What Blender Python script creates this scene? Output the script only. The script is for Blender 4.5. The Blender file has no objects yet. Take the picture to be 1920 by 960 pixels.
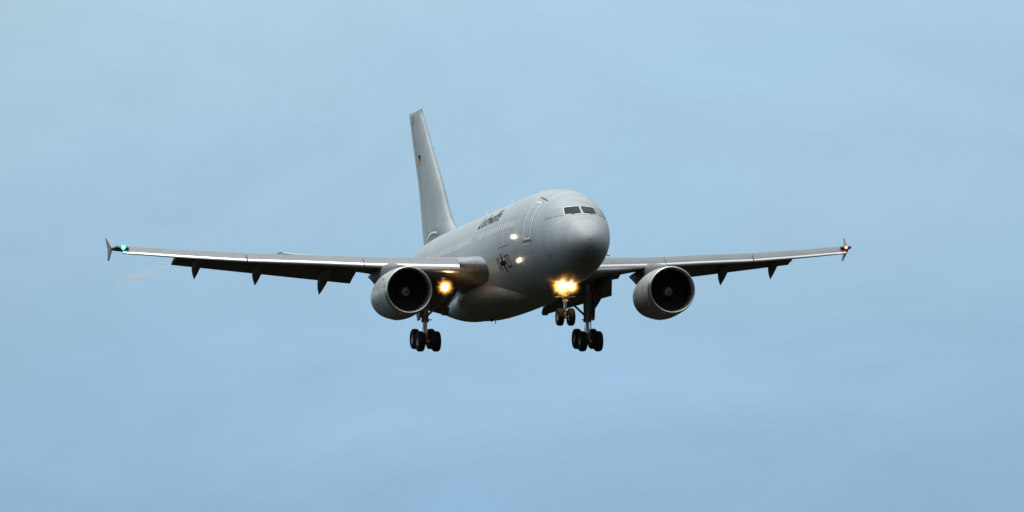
import bpy, bmesh, math, random
from mathutils import Vector, Matrix
random.seed(7)
R = math.radians
scene = bpy.context.scene
COL = scene.collection

# ------------------------------------------------------------------ camera
D = 1200.0                      # metres from the lens to the middle of the aircraft
FPX = 32.44 * D                # focal length in pixels of the 1920 wide photograph
ELEV = R(2.6)                  # the camera on the ground looks slightly up
cam_data = bpy.data.cameras.new('camera')
cam_data.sensor_width = 36.0
cam_data.lens = 36.0 * FPX / 1920.0
cam_data.clip_start = 1.0
cam_data.clip_end = 60000.0
cam = bpy.data.objects.new('camera', cam_data)
COL.objects.link(cam)
cam.location = (0, 0, 1.7)
cam.rotation_euler = (R(90) + ELEV, 0, 0)
scene.camera = cam
scene.render.resolution_x, scene.render.resolution_y = 1024, 512

scene.view_settings.view_transform = 'Standard'
scene.view_settings.look = 'None'
scene.view_settings.exposure = 0.0
scene.view_settings.gamma = 1.0
scene.view_settings.use_curve_mapping = False
scene.cycles.max_bounces = 8
scene.cycles.volume_bounces = 2
scene.cycles.volume_step_rate = 1.0
scene.cycles.use_denoising = True

# ------------------------------------------------------------------ world
SUN_EL, SUN_AZ = R(60), R(-150)      # high veiled sun, to the left and a little behind the camera
world = bpy.data.worlds.new('World')
scene.world = world
world.use_nodes = True
nt = world.node_tree
nt.nodes.clear()
def nn(tree, typ, **kw):
    n = tree.nodes.new(typ)
    for k, v in kw.items():
        setattr(n, k, v)
    return n
out = nn(nt, 'ShaderNodeOutputWorld')
bg = nn(nt, 'ShaderNodeBackground')
sky = nn(nt, 'ShaderNodeTexSky', sky_type='NISHITA', sun_disc=False)
sky.sun_elevation = SUN_EL
sky.sun_rotation = SUN_AZ
sky.air_density = 1.2
sky.dust_density = 1.5
sky.ozone_density = 1.5
tc = nn(nt, 'ShaderNodeTexCoord')
# thin cloud veil: brighter towards the zenith, soft streaks along the horizon
sep = nn(nt, 'ShaderNodeSeparateXYZ')
nt.links.new(tc.outputs['Generated'], sep.inputs[0])
veil = nn(nt, 'ShaderNodeValToRGB')
veil.color_ramp.interpolation = 'LINEAR'
e = veil.color_ramp.elements
SKYB = (3.35, 5.35, 6.9)
def setel(i, p, c, k=1.0):
    e[i].position = p
    e[i].color = (c[0] * k / 26, c[1] * k / 26, c[2] * k / 26, 1)
while len(e) < 6:
    e.new(0.5)
setel(0, 0.030, (2.45, 4.6, 7.05))
setel(1, 0.062, (4.2, 6.55, 8.65))
setel(2, 0.16, (4.8, 6.6, 8.0))
setel(3, 0.32, (5.0, 6.3, 7.2))
setel(4, 0.65, (10.6, 12.1, 13.2))
setel(5, 1.00, (23.2, 25.0, 26))
nt.links.new(sep.outputs['Z'], veil.inputs['Fac'])
vscale = nn(nt, 'ShaderNodeVectorMath', operation='SCALE')
vscale.inputs['Scale'].default_value = 26
nt.links.new(veil.outputs['Color'], vscale.inputs[0])
mp = nn(nt, 'ShaderNodeMapping')
mp.inputs['Scale'].default_value = (22, 22, 60)
mp.inputs['Rotation'].default_value = (0, R(4), 0)
nt.links.new(tc.outputs['Generated'], mp.inputs['Vector'])
noi = nn(nt, 'ShaderNodeTexNoise')
noi.inputs['Scale'].default_value = 1.6
noi.inputs['Detail'].default_value = 12
noi.inputs['Roughness'].default_value = 0.64
noi.inputs['Distortion'].default_value = 0.6
nt.links.new(mp.outputs[0], noi.inputs['Vector'])
cr = nn(nt, 'ShaderNodeMapRange')
cr.inputs['From Min'].default_value = 0.3
cr.inputs['From Max'].default_value = 0.7
cr.inputs['To Min'].default_value = 0.90
cr.inputs['To Max'].default_value = 1.08
nt.links.new(noi.outputs['Fac'], cr.inputs['Value'])
noi2 = nn(nt, 'ShaderNodeTexNoise')
noi2.inputs['Scale'].default_value = 14.0
noi2.inputs['Detail'].default_value = 3
noi2.inputs['Distortion'].default_value = 0.4
mp2 = nn(nt, 'ShaderNodeMapping')
mp2.inputs['Location'].default_value = (.35, 0, .2)
mp2.inputs['Scale'].default_value = (1.6, 1.6, 3.2)
nt.links.new(tc.outputs['Generated'], mp2.inputs['Vector'])
nt.links.new(mp2.outputs[0], noi2.inputs['Vector'])
gt = nn(nt, 'ShaderNodeMapRange')
gt.inputs['From Min'].default_value = 0.42
gt.inputs['From Max'].default_value = 0.62
gt.inputs['To Max'].default_value = 0.5
nt.links.new(noi2.outputs['Fac'], gt.inputs['Value'])
tint = nn(nt, 'ShaderNodeMix', data_type='RGBA', blend_type='MULTIPLY')
# a greyer cloud bank towards the upper left
bx = nn(nt, 'ShaderNodeMath', operation='MULTIPLY_ADD')
bx.inputs[1].default_value = -1.0
bx.inputs[2].default_value = -0.045
nt.links.new(sep.outputs['X'], bx.inputs[0])
bz = nn(nt, 'ShaderNodeMath', operation='MULTIPLY_ADD')
bz.inputs[1].default_value = 1.6
nt.links.new(sep.outputs['Z'], bz.inputs[0])
nt.links.new(bx.outputs[0], bz.inputs[2])
bk = nn(nt, 'ShaderNodeMapRange', interpolation_type='SMOOTHSTEP')
bk.inputs['From Min'].default_value = 0.015
bk.inputs['From Max'].default_value = 0.085
bk.inputs['To Max'].default_value = 1.1
nt.links.new(bz.outputs[0], bk.inputs['Value'])
ba = nn(nt, 'ShaderNodeMath', operation='ADD', use_clamp=True)
nt.links.new(bk.outputs[0], ba.inputs[0])
nt.links.new(gt.outputs[0], ba.inputs[1])
nt.links.new(ba.outputs[0], tint.inputs[0])
nt.links.new(vscale.outputs[0], tint.inputs[6])
tint.inputs[7].default_value = (1.03, .97, .90, 1)
vs2 = nn(nt, 'ShaderNodeVectorMath', operation='SCALE')
nt.links.new(tint.outputs[2], vs2.inputs[0])
nt.links.new(cr.outputs[0], vs2.inputs['Scale'])
# the low sky behind and to the right of the camera is dimmed on purpose, so the aircraft's front falls dark
az = nn(nt, 'ShaderNodeMapRange', interpolation_type='SMOOTHSTEP')
az.inputs['From Min'].default_value = -0.3
az.inputs['From Max'].default_value = 0.75
az.inputs['To Min'].default_value = 0.03
az.inputs['To Max'].default_value = 1.0
azx = nn(nt, 'ShaderNodeMath', operation='MULTIPLY')
azx.inputs[1].default_value = -0.6
nt.links.new(sep.outputs['X'], azx.inputs[0])
azy = nn(nt, 'ShaderNodeMath', operation='MULTIPLY_ADD')
azy.inputs[1].default_value = 0.8
nt.links.new(sep.outputs['Y'], azy.inputs[0])
nt.links.new(azx.outputs[0], azy.inputs[2])
nt.links.new(azy.outputs[0], az.inputs['Value'])
hi = nn(nt, 'ShaderNodeMapRange', interpolation_type='SMOOTHSTEP')
hi.inputs['From Min'].default_value = 0.30
hi.inputs['From Max'].default_value = 0.74
nt.links.new(sep.outputs['Z'], hi.inputs['Value'])
azm = nn(nt, 'ShaderNodeMath', operation='MAXIMUM')
nt.links.new(az.outputs[0], azm.inputs[0])
nt.links.new(hi.outputs[0], azm.inputs[1])
pd = nn(nt, 'ShaderNodeVectorMath', operation='SUBTRACT')
pd.inputs[1].default_value = (-0.002, 0.9988, 0.049)
nt.links.new(tc.outputs['Generated'], pd.inputs[0])
pl = nn(nt, 'ShaderNodeVectorMath', operation='LENGTH')
nt.links.new(pd.outputs[0], pl.inputs[0])
pm = nn(nt, 'ShaderNodeMapRange', interpolation_type='SMOOTHSTEP')
pm.inputs['From Min'].default_value = 0.034
pm.inputs['From Max'].default_value = 0.0
pm.inputs['To Min'].default_value = 0.985
pm.inputs['To Max'].default_value = 1.085
nt.links.new(pl.outputs['Value'], pm.inputs['Value'])
pmul = nn(nt, 'ShaderNodeMath', operation='MULTIPLY')
nt.links.new(azm.outputs[0], pmul.inputs[0])
nt.links.new(pm.outputs[0], pmul.inputs[1])
vs3 = nn(nt, 'ShaderNodeVectorMath', operation='SCALE')
nt.links.new(vs2.outputs[0], vs3.inputs[0])
nt.links.new(pmul.outputs[0], vs3.inputs['Scale'])
mix = nn(nt, 'ShaderNodeMix', data_type='RGBA', blend_type='MIX')
mix.inputs[0].default_value = 0.88          # mostly veil, the clear sky shows through it a little
nt.links.new(sky.outputs[0], mix.inputs[6])
nt.links.new(vs3.outputs[0], mix.inputs[7])
nt.links.new(mix.outputs[2], bg.inputs['Color'])
bg.inputs['Strength'].default_value = 0.10
nt.links.new(bg.outputs[0], out.inputs['Surface'])

sd = bpy.data.lights.new('sun', 'SUN')
sd.energy = 1.3
sd.angle = R(18)
sd.color = (1.0, 0.98, 0.95)
sun = bpy.data.objects.new('sun', sd)
COL.objects.link(sun)
# direction towards the sun
sdir = Vector((-0.42, 0.10, 1.3)).normalized()
sun.rotation_euler = sdir.to_track_quat('Z', 'Y').to_euler()

# ------------------------------------------------------------------ materials
def principled(name, color, rough=0.5, metal=0.0, coat=0.0, spec=0.5):
    m = bpy.data.materials.new(name)
    m.use_nodes = True
    b = m.node_tree.nodes['Principled BSDF']
    b.inputs['Base Color'].default_value = (*color, 1)
    b.inputs['Roughness'].default_value = rough
    b.inputs['Metallic'].default_value = metal
    b.inputs['Coat Weight'].default_value = coat
    b.inputs['Specular IOR Level'].default_value = spec
    return m

def painted(name, color, rough=0.42, var=0.12, scale=(0.25, 0.6, 0.25), panels=False, coat=0.0, spec=0.5, metal=0.0):
    """paint with soft weathering, roughness variation and faint skin panels"""
    m = principled(name, color, rough, metal, coat, spec)
    t = m.node_tree
    b = t.nodes['Principled BSDF']
    c = nn(t, 'ShaderNodeTexCoord')
    mpn = nn(t, 'ShaderNodeMapping')
    mpn.inputs['Scale'].default_value = scale
    t.links.new(c.outputs['Object'], mpn.inputs['Vector'])
    n1 = nn(t, 'ShaderNodeTexNoise')
    n1.inputs['Scale'].default_value = 2.2
    n1.inputs['Detail'].default_value = 8
    n1.inputs['Roughness'].default_value = 0.62
    t.links.new(mpn.outputs[0], n1.inputs['Vector'])
    mr = nn(t, 'ShaderNodeMapRange')
    mr.inputs['From Min'].default_value = 0.3
    mr.inputs['From Max'].default_value = 0.7
    mr.inputs['To Min'].default_value = 1 - var
    mr.inputs['To Max'].default_value = 1 + var * 0.5
    t.links.new(n1.outputs['Fac'], mr.inputs['Value'])
    val = mr.outputs[0]
    if panels:
        sx = nn(t, 'ShaderNodeSeparateXYZ')
        t.links.new(c.outputs['Object'], sx.inputs[0])
        cx = nn(t, 'ShaderNodeCombineXYZ')
        t.links.new(sx.outputs['Y'], cx.inputs['X'])
        t.links.new(sx.outputs['Z' if panels == 'side' else 'X'], cx.inputs['Y'])
        br = nn(t, 'ShaderNodeTexBrick')
        br.inputs['Scale'].default_value = 1.0
        br.inputs['Brick Width'].default_value = 2.65
        br.inputs['Row Height'].default_value = 1.3
        br.inputs['Mortar Size'].default_value = 0.012
        br.inputs['Mortar Smooth'].default_value = 0.6
        br.inputs['Color1'].default_value = (1, 1, 1, 1)
        br.inputs['Color2'].default_value = (.955, .955, .96, 1)
        br.inputs['Mortar'].default_value = (.72, .72, .74, 1)
        t.links.new(cx.outputs[0], br.inputs['Vector'])
        mm = nn(t, 'ShaderNodeMath', operation='MULTIPLY')
        t.links.new(val, mm.inputs[0])
        t.links.new(br.outputs['Color'], mm.inputs[1])
        val = mm.outputs[0]
    vm = nn(t, 'ShaderNodeVectorMath', operation='SCALE')
    vm.inputs[0].default_value = color
    t.links.new(val, vm.inputs['Scale'])
    t.links.new(vm.outputs[0], b.inputs['Base Color'])
    rr = nn(t, 'ShaderNodeMapRange')
    rr.inputs['To Min'].default_value = max(0.05, rough - 0.1)
    rr.inputs['To Max'].default_value = rough + 0.12
    t.links.new(n1.outputs['Fac'], rr.inputs['Value'])
    t.links.new(rr.outputs[0], b.inputs['Roughness'])
    return m

M = {}
M['grey'] = painted('grey_paint', (.42, .47, .49), .48, .16, panels='side', spec=.38)
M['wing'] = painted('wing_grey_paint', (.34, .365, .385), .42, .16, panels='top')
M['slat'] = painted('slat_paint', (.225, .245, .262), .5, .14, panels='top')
M['under'] = painted('underside_shade_grey', (.22, .22, .22), .5, .2, panels='top')  # darker copy of the wing grey, with underside shade put into the colour
M['metal'] = painted('bare_aluminium', (.86, .87, .88), .36, .05, metal=.75)
M['lip'] = painted('polished_intake_lip', (.78, .77, .75), .3, .1, metal=.9)
M['cowl'] = painted('cowl_grey_paint', (.50, .51, .52), .36, .12, coat=.2)
M['duct'] = principled('dark_duct', (.018, .018, .02), .55)
M['fan'] = principled('fan_titanium', (.09, .09, .10), .42, .6)
M['spin'] = principled('spinner_grey', (.06, .06, .065), .4)
M['spiral'] = principled('spiral_grey', (.34, .34, .36), .5)
M['white'] = principled('window_frame_reflection', (.88, .89, .89), .45)
M['black'] = principled('black_marking', (.012, .013, .016), .9, 0, 0, .08)
M['dkgrey'] = principled('dark_grey_marking', (.05, .052, .06), .5)
M['tyre'] = painted('tyre_rubber', (.016, .016, .017), .8, .3, spec=.3)
M['rim'] = principled('wheel_hub_paint', (.5, .5, .5), .4, .2)
M['strut'] = painted('gear_leg_paint', (.42, .42, .41), .35, .35, scale=(3, 3, 3), metal=.2)
M['chrome'] = principled('oleo_chrome', (.8, .8, .8), .12, 1)
M['dark'] = principled('dark_fitting', (.03, .03, .032), .6)
M['greenglass'] = principled('green_lens', (.004, .05, .035), .12)
M['glass'] = principled('cockpit_glass', (.014, .024, .036), .15, 0, 0, .12)
M['sidewin'] = principled('side_window_reflection', (.34, .385, .41), .4)  # grey reflection put into the pane colour, close to the skin
M['pane'] = principled('cabin_blind', (.72, .74, .74), .45)
M['seamgrey'] = principled('seam_grey', (.36, .41, .43), .5)
M['seal'] = principled('panel_gap', (.03, .032, .036), .6)
M['red'] = principled('flag_red', (.55, .02, .015), .5)
M['gold'] = principled('flag_gold', (.75, .38, .02), .5)
M['exh'] = principled('hot_section_metal', (.16, .13, .11), .4, .9)

def emis(name, col, strength):
    m = bpy.data.materials.new(name)
    m.use_nodes = True
    t = m.node_tree
    t.nodes.clear()
    o = nn(t, 'ShaderNodeOutputMaterial')
    em = nn(t, 'ShaderNodeEmission')
    em.inputs['Color'].default_value = (*col, 1)
    em.inputs['Strength'].default_value = strength
    t.links.new(em.outputs[0], o.inputs['Surface'])
    return m
M['lamp'] = emis('landing_lamp_lit', (1, .80, .50), 30)
M['lampw'] = emis('side_lamp_lit', (1, .92, .72), 16)
M['green'] = emis('green_lamp_lit', (.12, 1, .62), 5)
M['redl'] = emis('red_lamp_lit', (1, .30, .20), 4)

# ------------------------------------------------------------------ helpers
AIR = bpy.data.objects.new('airliner', None)
COL.objects.link(AIR)
AIR['label'] = 'grey twin-engine military passenger jet flying with landing gear and flaps down, landing lights lit'
AIR['category'] = 'aeroplane'

def link(name, bm, mats, parent, smooth=True, label=None, angle=None):
    me = bpy.data.meshes.new(name)
    bmesh.ops.recalc_face_normals(bm, faces=bm.faces)
    bm.to_mesh(me)
    bm.free()
    if not isinstance(mats, (list, tuple)):
        mats = [mats]
    for m in mats:
        me.materials.append(m)
    if smooth:
        me.polygons.foreach_set('use_smooth', [True] * len(me.polygons))
        if angle:
            me.set_sharp_from_angle(angle=R(angle))
    o = bpy.data.objects.new(name, me)
    COL.objects.link(o)
    o.parent = parent
    if label:
        o['label'] = label
    return o

def loft(bm, rings, cap0=True, cap1=True, mat=None, closed=True):
    """rings: lists of equally many points"""
    vs = [[bm.verts.new(p) for p in r] for r in rings]
    n = len(rings[0])
    for i in range(len(vs) - 1):
        for j in range(n if closed else n - 1):
            k = (j + 1) % n
            try:
                f = bm.faces.new((vs[i][j], vs[i][k], vs[i + 1][k], vs[i + 1][j]))
                if mat is not None:
                    f.material_index = mat(i, j) if callable(mat) else mat
            except ValueError:
                pass
    for flag, r in ((cap0, vs[0]), (cap1, vs[-1])):
        if flag:
            f = bm.faces.new(r)
            if mat is not None:
                f.material_index = mat(0, 0) if callable(mat) else mat
    return vs

def tube(bm, p0, p1, r0, r1=None, n=14, mat=0, cap=True):
    p0, p1 = Vector(p0), Vector(p1)
    r1 = r0 if r1 is None else r1
    d = (p1 - p0).normalized()
    a = d.orthogonal().normalized()
    b = d.cross(a)
    rings = []
    for p, r in ((p0, r0), (p1, r1)):
        rings.append([p + (a * math.cos(2 * math.pi * i / n) + b * math.sin(2 * math.pi * i / n)) * r for i in range(n)])
    loft(bm, rings, cap, cap, mat)

def path_tube(bm, pts, rads, n=12, mat=0, squash=1.0):
    pts = [Vector(p) for p in pts]
    rings = []
    up = Vector((1, 0, 0))
    for i, p in enumerate(pts):
        d = (pts[min(i + 1, len(pts) - 1)] - pts[max(i - 1, 0)]).normalized()
        a = (up - d * up.dot(d)).normalized()
        b = d.cross(a)
        r = rads[i]
        rings.append([p + (a * math.cos(2 * math.pi * k / n) * squash + b * math.sin(2 * math.pi * k / n)) * r for k in range(n)])
    loft(bm, rings, True, True, mat)

def box(bm, c, s, mat=0, rot=None, bev=0.0):
    r = bmesh.ops.create_cube(bm, size=1.0)
    vs = r['verts']
    for v in vs:
        v.co = Vector((v.co.x * s[0], v.co.y * s[1], v.co.z * s[2]))
        if rot is not None:
            v.co = rot @ v.co
        v.co += Vector(c)
    fs = {f for v in vs for f in v.link_faces}
    for f in fs:
        f.material_index = mat
    if bev:
        es = list({e_ for v in vs for e_ in v.link_edges})
        bmesh.ops.bevel(bm, geom=es, offset=bev, segments=2, affect='EDGES', clamp_overlap=True)

def lathe(bm, prof, centre, axis='y', n=64, mat=0, squash=None):
    """prof: (distance along axis, radius)"""
    c = Vector(centre)
    rings = []
    for d, r in prof:
        ring = []
        for i in range(n):
            a = 2 * math.pi * i / n
            u, w = r * math.cos(a), r * math.sin(a)
            if axis == 'y':
                ring.append(c + Vector((u, d, w)))
            elif axis == 'x':
                ring.append(c + Vector((d, u, w)))
            else:
                ring.append(c + Vector((u, w, d)))
        rings.append(ring)
    return loft(bm, rings, False, False, mat)

def interp(tab, s):
    """monotone cubic through a table of rows (s, a, b, ...)"""
    if s <= tab[0][0]:
        return list(tab[0][1:])
    if s >= tab[-1][0]:
        return list(tab[-1][1:])
    i = 0
    while tab[i + 1][0] < s:
        i += 1
    h = tab[i + 1][0] - tab[i][0]
    t = (s - tab[i][0]) / h
    res = []
    for k in range(1, len(tab[0])):
        def slope(j):
            if j <= 0:
                return (tab[1][k] - tab[0][k]) / (tab[1][0] - tab[0][0])
            if j >= len(tab) - 1:
                return (tab[-1][k] - tab[-2][k]) / (tab[-1][0] - tab[-2][0])
            d0 = (tab[j][k] - tab[j - 1][k]) / (tab[j][0] - tab[j - 1][0])
            d1 = (tab[j + 1][k] - tab[j][k]) / (tab[j + 1][0] - tab[j][0])
            if d0 * d1 <= 0:
                return 0.0
            return 2 * d0 * d1 / (d0 + d1)
        m0, m1 = slope(i) * h, slope(i + 1) * h
        t2, t3 = t * t, t * t * t
        res.append((2 * t3 - 3 * t2 + 1) * tab[i][k] + (t3 - 2 * t2 + t) * m0 + (-2 * t3 + 3 * t2) * tab[i + 1][k] + (t3 - t2) * m1)
    return res

def lin(tab, x):
    if x <= tab[0][0]:
        return tab[0][1]
    for (a, b), (c, d) in zip(tab, tab[1:]):
        if x <= c:
            return b + (d - b) * (x - a) / (c - a)
    return tab[-1][1]

# ------------------------------------------------------------------ fuselage
# aircraft frame: x to port (+), y aft from the nose, z up from the cabin axis
FUS = [  # s, top, bottom, half width
    (0.0, -.72, -.78, .03), (.06, -.50, -1.02, .25), (.2, -.30, -1.22, .46), (.5, .0, -1.50, .78), (1.0, .38, -1.80, 1.11),
    (1.7, .84, -2.10, 1.44), (2.4, 1.27, -2.30, 1.68), (3.0, 1.66, -2.43, 1.84), (3.7, 2.04, -2.54, 2.01),
    (4.6, 2.36, -2.65, 2.18), (5.8, 2.62, -2.75, 2.37), (7.2, 2.81, -2.81, 2.55), (9.0, 2.94, -2.82, 2.71), (11.5, 2.98, -2.82, 2.81),
    (27.5, 2.98, -2.82, 2.83), (30, 2.98, -2.70, 2.81), (33, 2.97, -2.25, 2.66), (36, 2.93, -1.55, 2.34), (39, 2.83, -.78, 1.84),
    (42, 2.62, .05, 1.27), (44.5, 2.30, .75, .77), (46.0, 2.04, 1.15, .45), (46.5, 1.85, 1.3, .30)]
def fus(s):
    t, b, w = interp(FUS, s)
    return (t + b) / 2, (t - b) / 2, w
def fpt(s, a, side, off=0.0):
    zc, h, w = fus(s)
    x, z = w * math.cos(a), h * math.sin(a)
    n = Vector((math.cos(a) / w, 0, math.sin(a) / h)).normalized()
    return Vector((side * (x + n.x * off), s, zc + z + n.z * off))

bm = bmesh.new()
ss = [0.0, .03, .06, .12, .2, .3, .42, .56, .72, .9, 1.1, 1.3, 1.5]
while ss[-1] < 9:
    ss.append(ss[-1] + .22)
while ss[-1] < 27:
    ss.append(ss[-1] + 1.0)
while ss[-1] < 46.3:
    ss.append(ss[-1] + .45)
NR = 96
rings = []
for s in ss:
    zc, h, w = fus(s)
    rings.append([Vector((w * math.cos(2 * math.pi * k / NR), s, zc + h * math.sin(2 * math.pi * k / NR))) for k in range(NR)])
loft(bm, rings)
FU = link('fuselage', bm, M['grey'], AIR)

# belly and wing root fairing
BEL = [(12.6, -2.50, .15, .25), (13.2, -2.45, .58, 1.1), (14.2, -2.25, .84, 1.6), (15.6, -2.1, .88, 2.0), (17.5, -2.0, .92, 2.3), (20, -2.0, .93, 2.45),
       (23, -2.0, .91, 2.45), (25.5, -2.05, .84, 2.3), (27.5, -2.1, .75, 2.1), (29.2, -2.2, .52, 1.6), (30.4, -2.25, .25, .7)]
bm = bmesh.new()
rings = []
s = 12.6
while s <= 30.4:
    zc, h, w = interp(BEL, s)
    ring = []
    for k in range(64):
        a = 2 * math.pi * k / 64
        ca, sa = math.cos(a), math.sin(a)
        ring.append(Vector((math.copysign(abs(ca) ** .8, ca) * w, s, zc + math.copysign(abs(sa) ** .9, sa) * h)))
    rings.append(ring)
    s += .3
loft(bm, rings)
link('belly_fairing', bm, M['grey'], AIR)

# ---- things laid on the skin
def ribbon(bm, pts, width, side, mat=0, off=.012, closed=True):
    """a thin painted or sealed line following (s, arc) points on the fuselage"""
    n = len(pts)
    dense = []
    rng = range(n if closed else n - 1)
    for i in rng:
        p, q = pts[i], pts[(i + 1) % n]
        L = math.hypot(q[0] - p[0], q[1] - p[1])
        m = max(1, int(L / .12))
        for k in range(m):
            dense.append((p[0] + (q[0] - p[0]) * k / m, p[1] + (q[1] - p[1]) * k / m))
    if not closed:
        dense.append(pts[-1])
    m = len(dense)
    inner, outer = [], []
    for i, p in enumerate(dense):
        a = dense[(i - 1) % m] if (closed or i) else p
        b = dense[(i + 1) % m] if (closed or i < m - 1) else p
        dx, dy = b[0] - a[0], b[1] - a[1]
        L = math.hypot(dx, dy) or 1
        nx, ny = -dy / L * width / 2, dx / L * width / 2
        outer.append(bm.verts.new(fpt(p[0] + nx, (p[1] + ny) / 2.82, side, off)))
        inner.append(bm.verts.new(fpt(p[0] - nx, (p[1] - ny) / 2.82, side, off)))
    for i in range(m if closed else m - 1):
        j = (i + 1) % m
        f = bm.faces.new((inner[i], inner[j], outer[j], outer[i]))
        f.material_index = mat

def rrect(s0, s1, v0, v1, r, n=5):
    pts = []
    for cx, cy, a0 in ((s1 - r, v1 - r, 0), (s0 + r, v1 - r, 90), (s0 + r, v0 + r, 180), (s1 - r, v0 + r, 270)):
        for k in range(n + 1):
            a = R(a0 + 90 * k / n)
            pts.append((cx + r * math.cos(a), cy + r * math.sin(a)))
    return pts

def patch(bm, pts, side, mat, off):
    """filled convex patch on the skin from (s, arc) outline"""
    cs = sum(p[0] for p in pts) / len(pts)
    cv = sum(p[1] for p in pts) / len(pts)
    c = bm.verts.new(fpt(cs, cv / 2.82, side, off))
    K = 2
    loops = []
    for k in range(1, K + 1):
        loops.append([bm.verts.new(fpt(cs + (p[0] - cs) * k / K, (cv + (p[1] - cv) * k / K) / 2.82, side, off)) for p in pts])
    n = len(pts)
    for i in range(n):
        j = (i + 1) % n
        bm.faces.new((c, loops[0][i], loops[0][j])).material_index = mat
        bm.faces.new((loops[0][i], loops[1][i], loops[1][j], loops[0][j])).material_index = mat

# doors: (s0, s1, arc bottom, arc top)
for side in (-1, 1):
    for (s0, s1, v0, v1, w, wide) in ((5.2, 6.32, -.10, 2.36, .10, True), (17.5, 18.25, -.2, 1.35, .035, False), (33.3, 34.3, .0, 2.0, .05, False)):
        bm = bmesh.new()
        ribbon(bm, rrect(s0, s1, v0, v1, .22 if wide else .15), w, side, 0)
        if wide:
            ribbon(bm, rrect(s0 - .06, s1 + .06, v0 - .07, v1 + .06, .26), .025, side, 1, .010)
            ribbon(bm, [(s0 - .08, v0 - .15), (s1 + .12, v0 - .15)], .06, side, 2, .02, False)
            ribbon(bm, [(s0 + .25, v0 - .32), (s1 + .12, v0 - .34)], .045, side, 0, .013, False)
            ribbon(bm, [(s1 + .12, v0 - .02), (s1 + .12, v0 - .34)], .045, side, 0, .013, False)
        d = link('cabin_door', bm, [M['white'], M['seal'], M['dkgrey']], FU, smooth=False)
    # rain gutter over the front door
    bm = bmesh.new()
    ribbon(bm, [(4.75, 2.62), (6.35, 2.78)], .06, side, 0, .035, False)
    link('rain_gutter', bm, M['dkgrey'], FU, smooth=False)

# cabin windows
gaps = [(17.2, 18.5)]
for side in (-1, 1):
    s = 8.2
    while s < 31.6:
        if not any(a < s < b for a, b in gaps):
            bm = bmesh.new()
            v = .87
            o_ = rrect(s - .12, s + .12, v - .19, v + .19, .09, 3)
            i_ = rrect(s - .075, s + .075, v - .14, v + .14, .06, 3)
            n = len(o_)
            vo = [bm.verts.new(fpt(p[0], p[1] / 2.82, side, .012)) for p in o_]
            vi = [bm.verts.new(fpt(p[0], p[1] / 2.82, side, .014)) for p in i_]
            for i in range(n):
                j = (i + 1) % n
                bm.faces.new((vo[i], vo[j], vi[j], vi[i])).material_index = 0
            patch(bm, i_, side, 1, .008)
            link('cabin_window', bm, [M['white'], M['pane']], FU, smooth=False)  # white frame colour stands in for light the window frames reflect
        s += .533

for side in (-1, 1):
    bm = bmesh.new()
    ribbon(bm, [(1.30, -math.pi / 2 * 2.82), (1.30, math.pi / 2 * 2.82)], .014, side, 0, .006, False)
    link('radome_seam', bm, M['seamgrey'], FU, smooth=False)
    bm = bmesh.new()
    ribbon(bm, [(10.9, -math.pi / 2 * 2.82), (10.9, -.6 * 2.82)], .02, side, 0, .006, False)
    link('skin_joint', bm, M['seamgrey'], FU, smooth=False)

# windscreen: panes given by their outline seen from the front (x, z), dropped onto the nose
def nose_s(x, z):
    lo, hi = .02, 9.0
    for _ in range(40):
        m = (lo + hi) / 2
        zc, h, w = fus(m)
        if (x / w) ** 2 + ((z - zc) / h) ** 2 > 1:
            lo = m
        else:
            hi = m
    return hi
def nose_pt(x, z, off):
    s = nose_s(x, z)
    eps = .02
    p = Vector((x, s, z))
    px = Vector((x + eps, nose_s(x + eps, z), z)) - p
    pz = Vector((x, nose_s(x, z + eps), z + eps)) - p
    n = px.cross(pz).normalized()
    if n.y > 0:
        n = -n
    return p + n * off
def nose_patch(bm, q, off, mat, n=8):
    g = []
    for i in range(n + 1):
        row = []
        for j in range(n + 1):
            u, v = i / n, j / n
            a = (q[0][0] + (q[1][0] - q[0][0]) * u, q[0][1] + (q[1][1] - q[0][1]) * u)
            b = (q[3][0] + (q[2][0] - q[3][0]) * u, q[3][1] + (q[2][1] - q[3][1]) * u)
            row.append(bm.verts.new(nose_pt(a[0] + (b[0] - a[0]) * v, a[1] + (b[1] - a[1]) * v, off)))
        g.append(row)
    for i in range(n):
        for j in range(n):
            bm.faces.new((g[i][j], g[i + 1][j], g[i + 1][j + 1], g[i][j + 1])).material_index = mat
def grow(q, d):
    cx = sum(p[0] for p in q) / 4
    cz = sum(p[1] for p in q) / 4
    return [(p[0] + math.copysign(d, p[0] - cx), p[1] + math.copysign(d, p[1] - cz)) for p in q]
for side in (-1, 1):
    q = [(side * .05, .92), (side * .92, .88), (side * .86, 1.32), (side * .05, 1.38)]
    bm = bmesh.new()
    nose_patch(bm, grow(q, .03), .010, 1)
    nose_patch(bm, q, .018, 0)
    ws = link('windscreen', bm, [M['glass'], M['white']], FU)
    bm = bmesh.new()
    p0, p1 = nose_pt(side * .62, .87, .05), nose_pt(side * .12, .93, .05)
    tube(bm, p0, p1, .022, .014, 8)
    link('wiper', bm, M['black'], ws)
    for q in ([(side * 1.02, .86), (side * 1.42, .80), (side * 1.36, 1.24), (side * .97, 1.30)],
              [(side * 1.50, .79), (side * 1.78, .76), (side * 1.66, 1.12), (side * 1.43, 1.22)]):
        bm = bmesh.new()
        nose_patch(bm, grow(q, .03), .010, 1)
        nose_patch(bm, q, .018, 0)
        link('side_window', bm, [M['sidewin'], M['grey']], FU)

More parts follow.
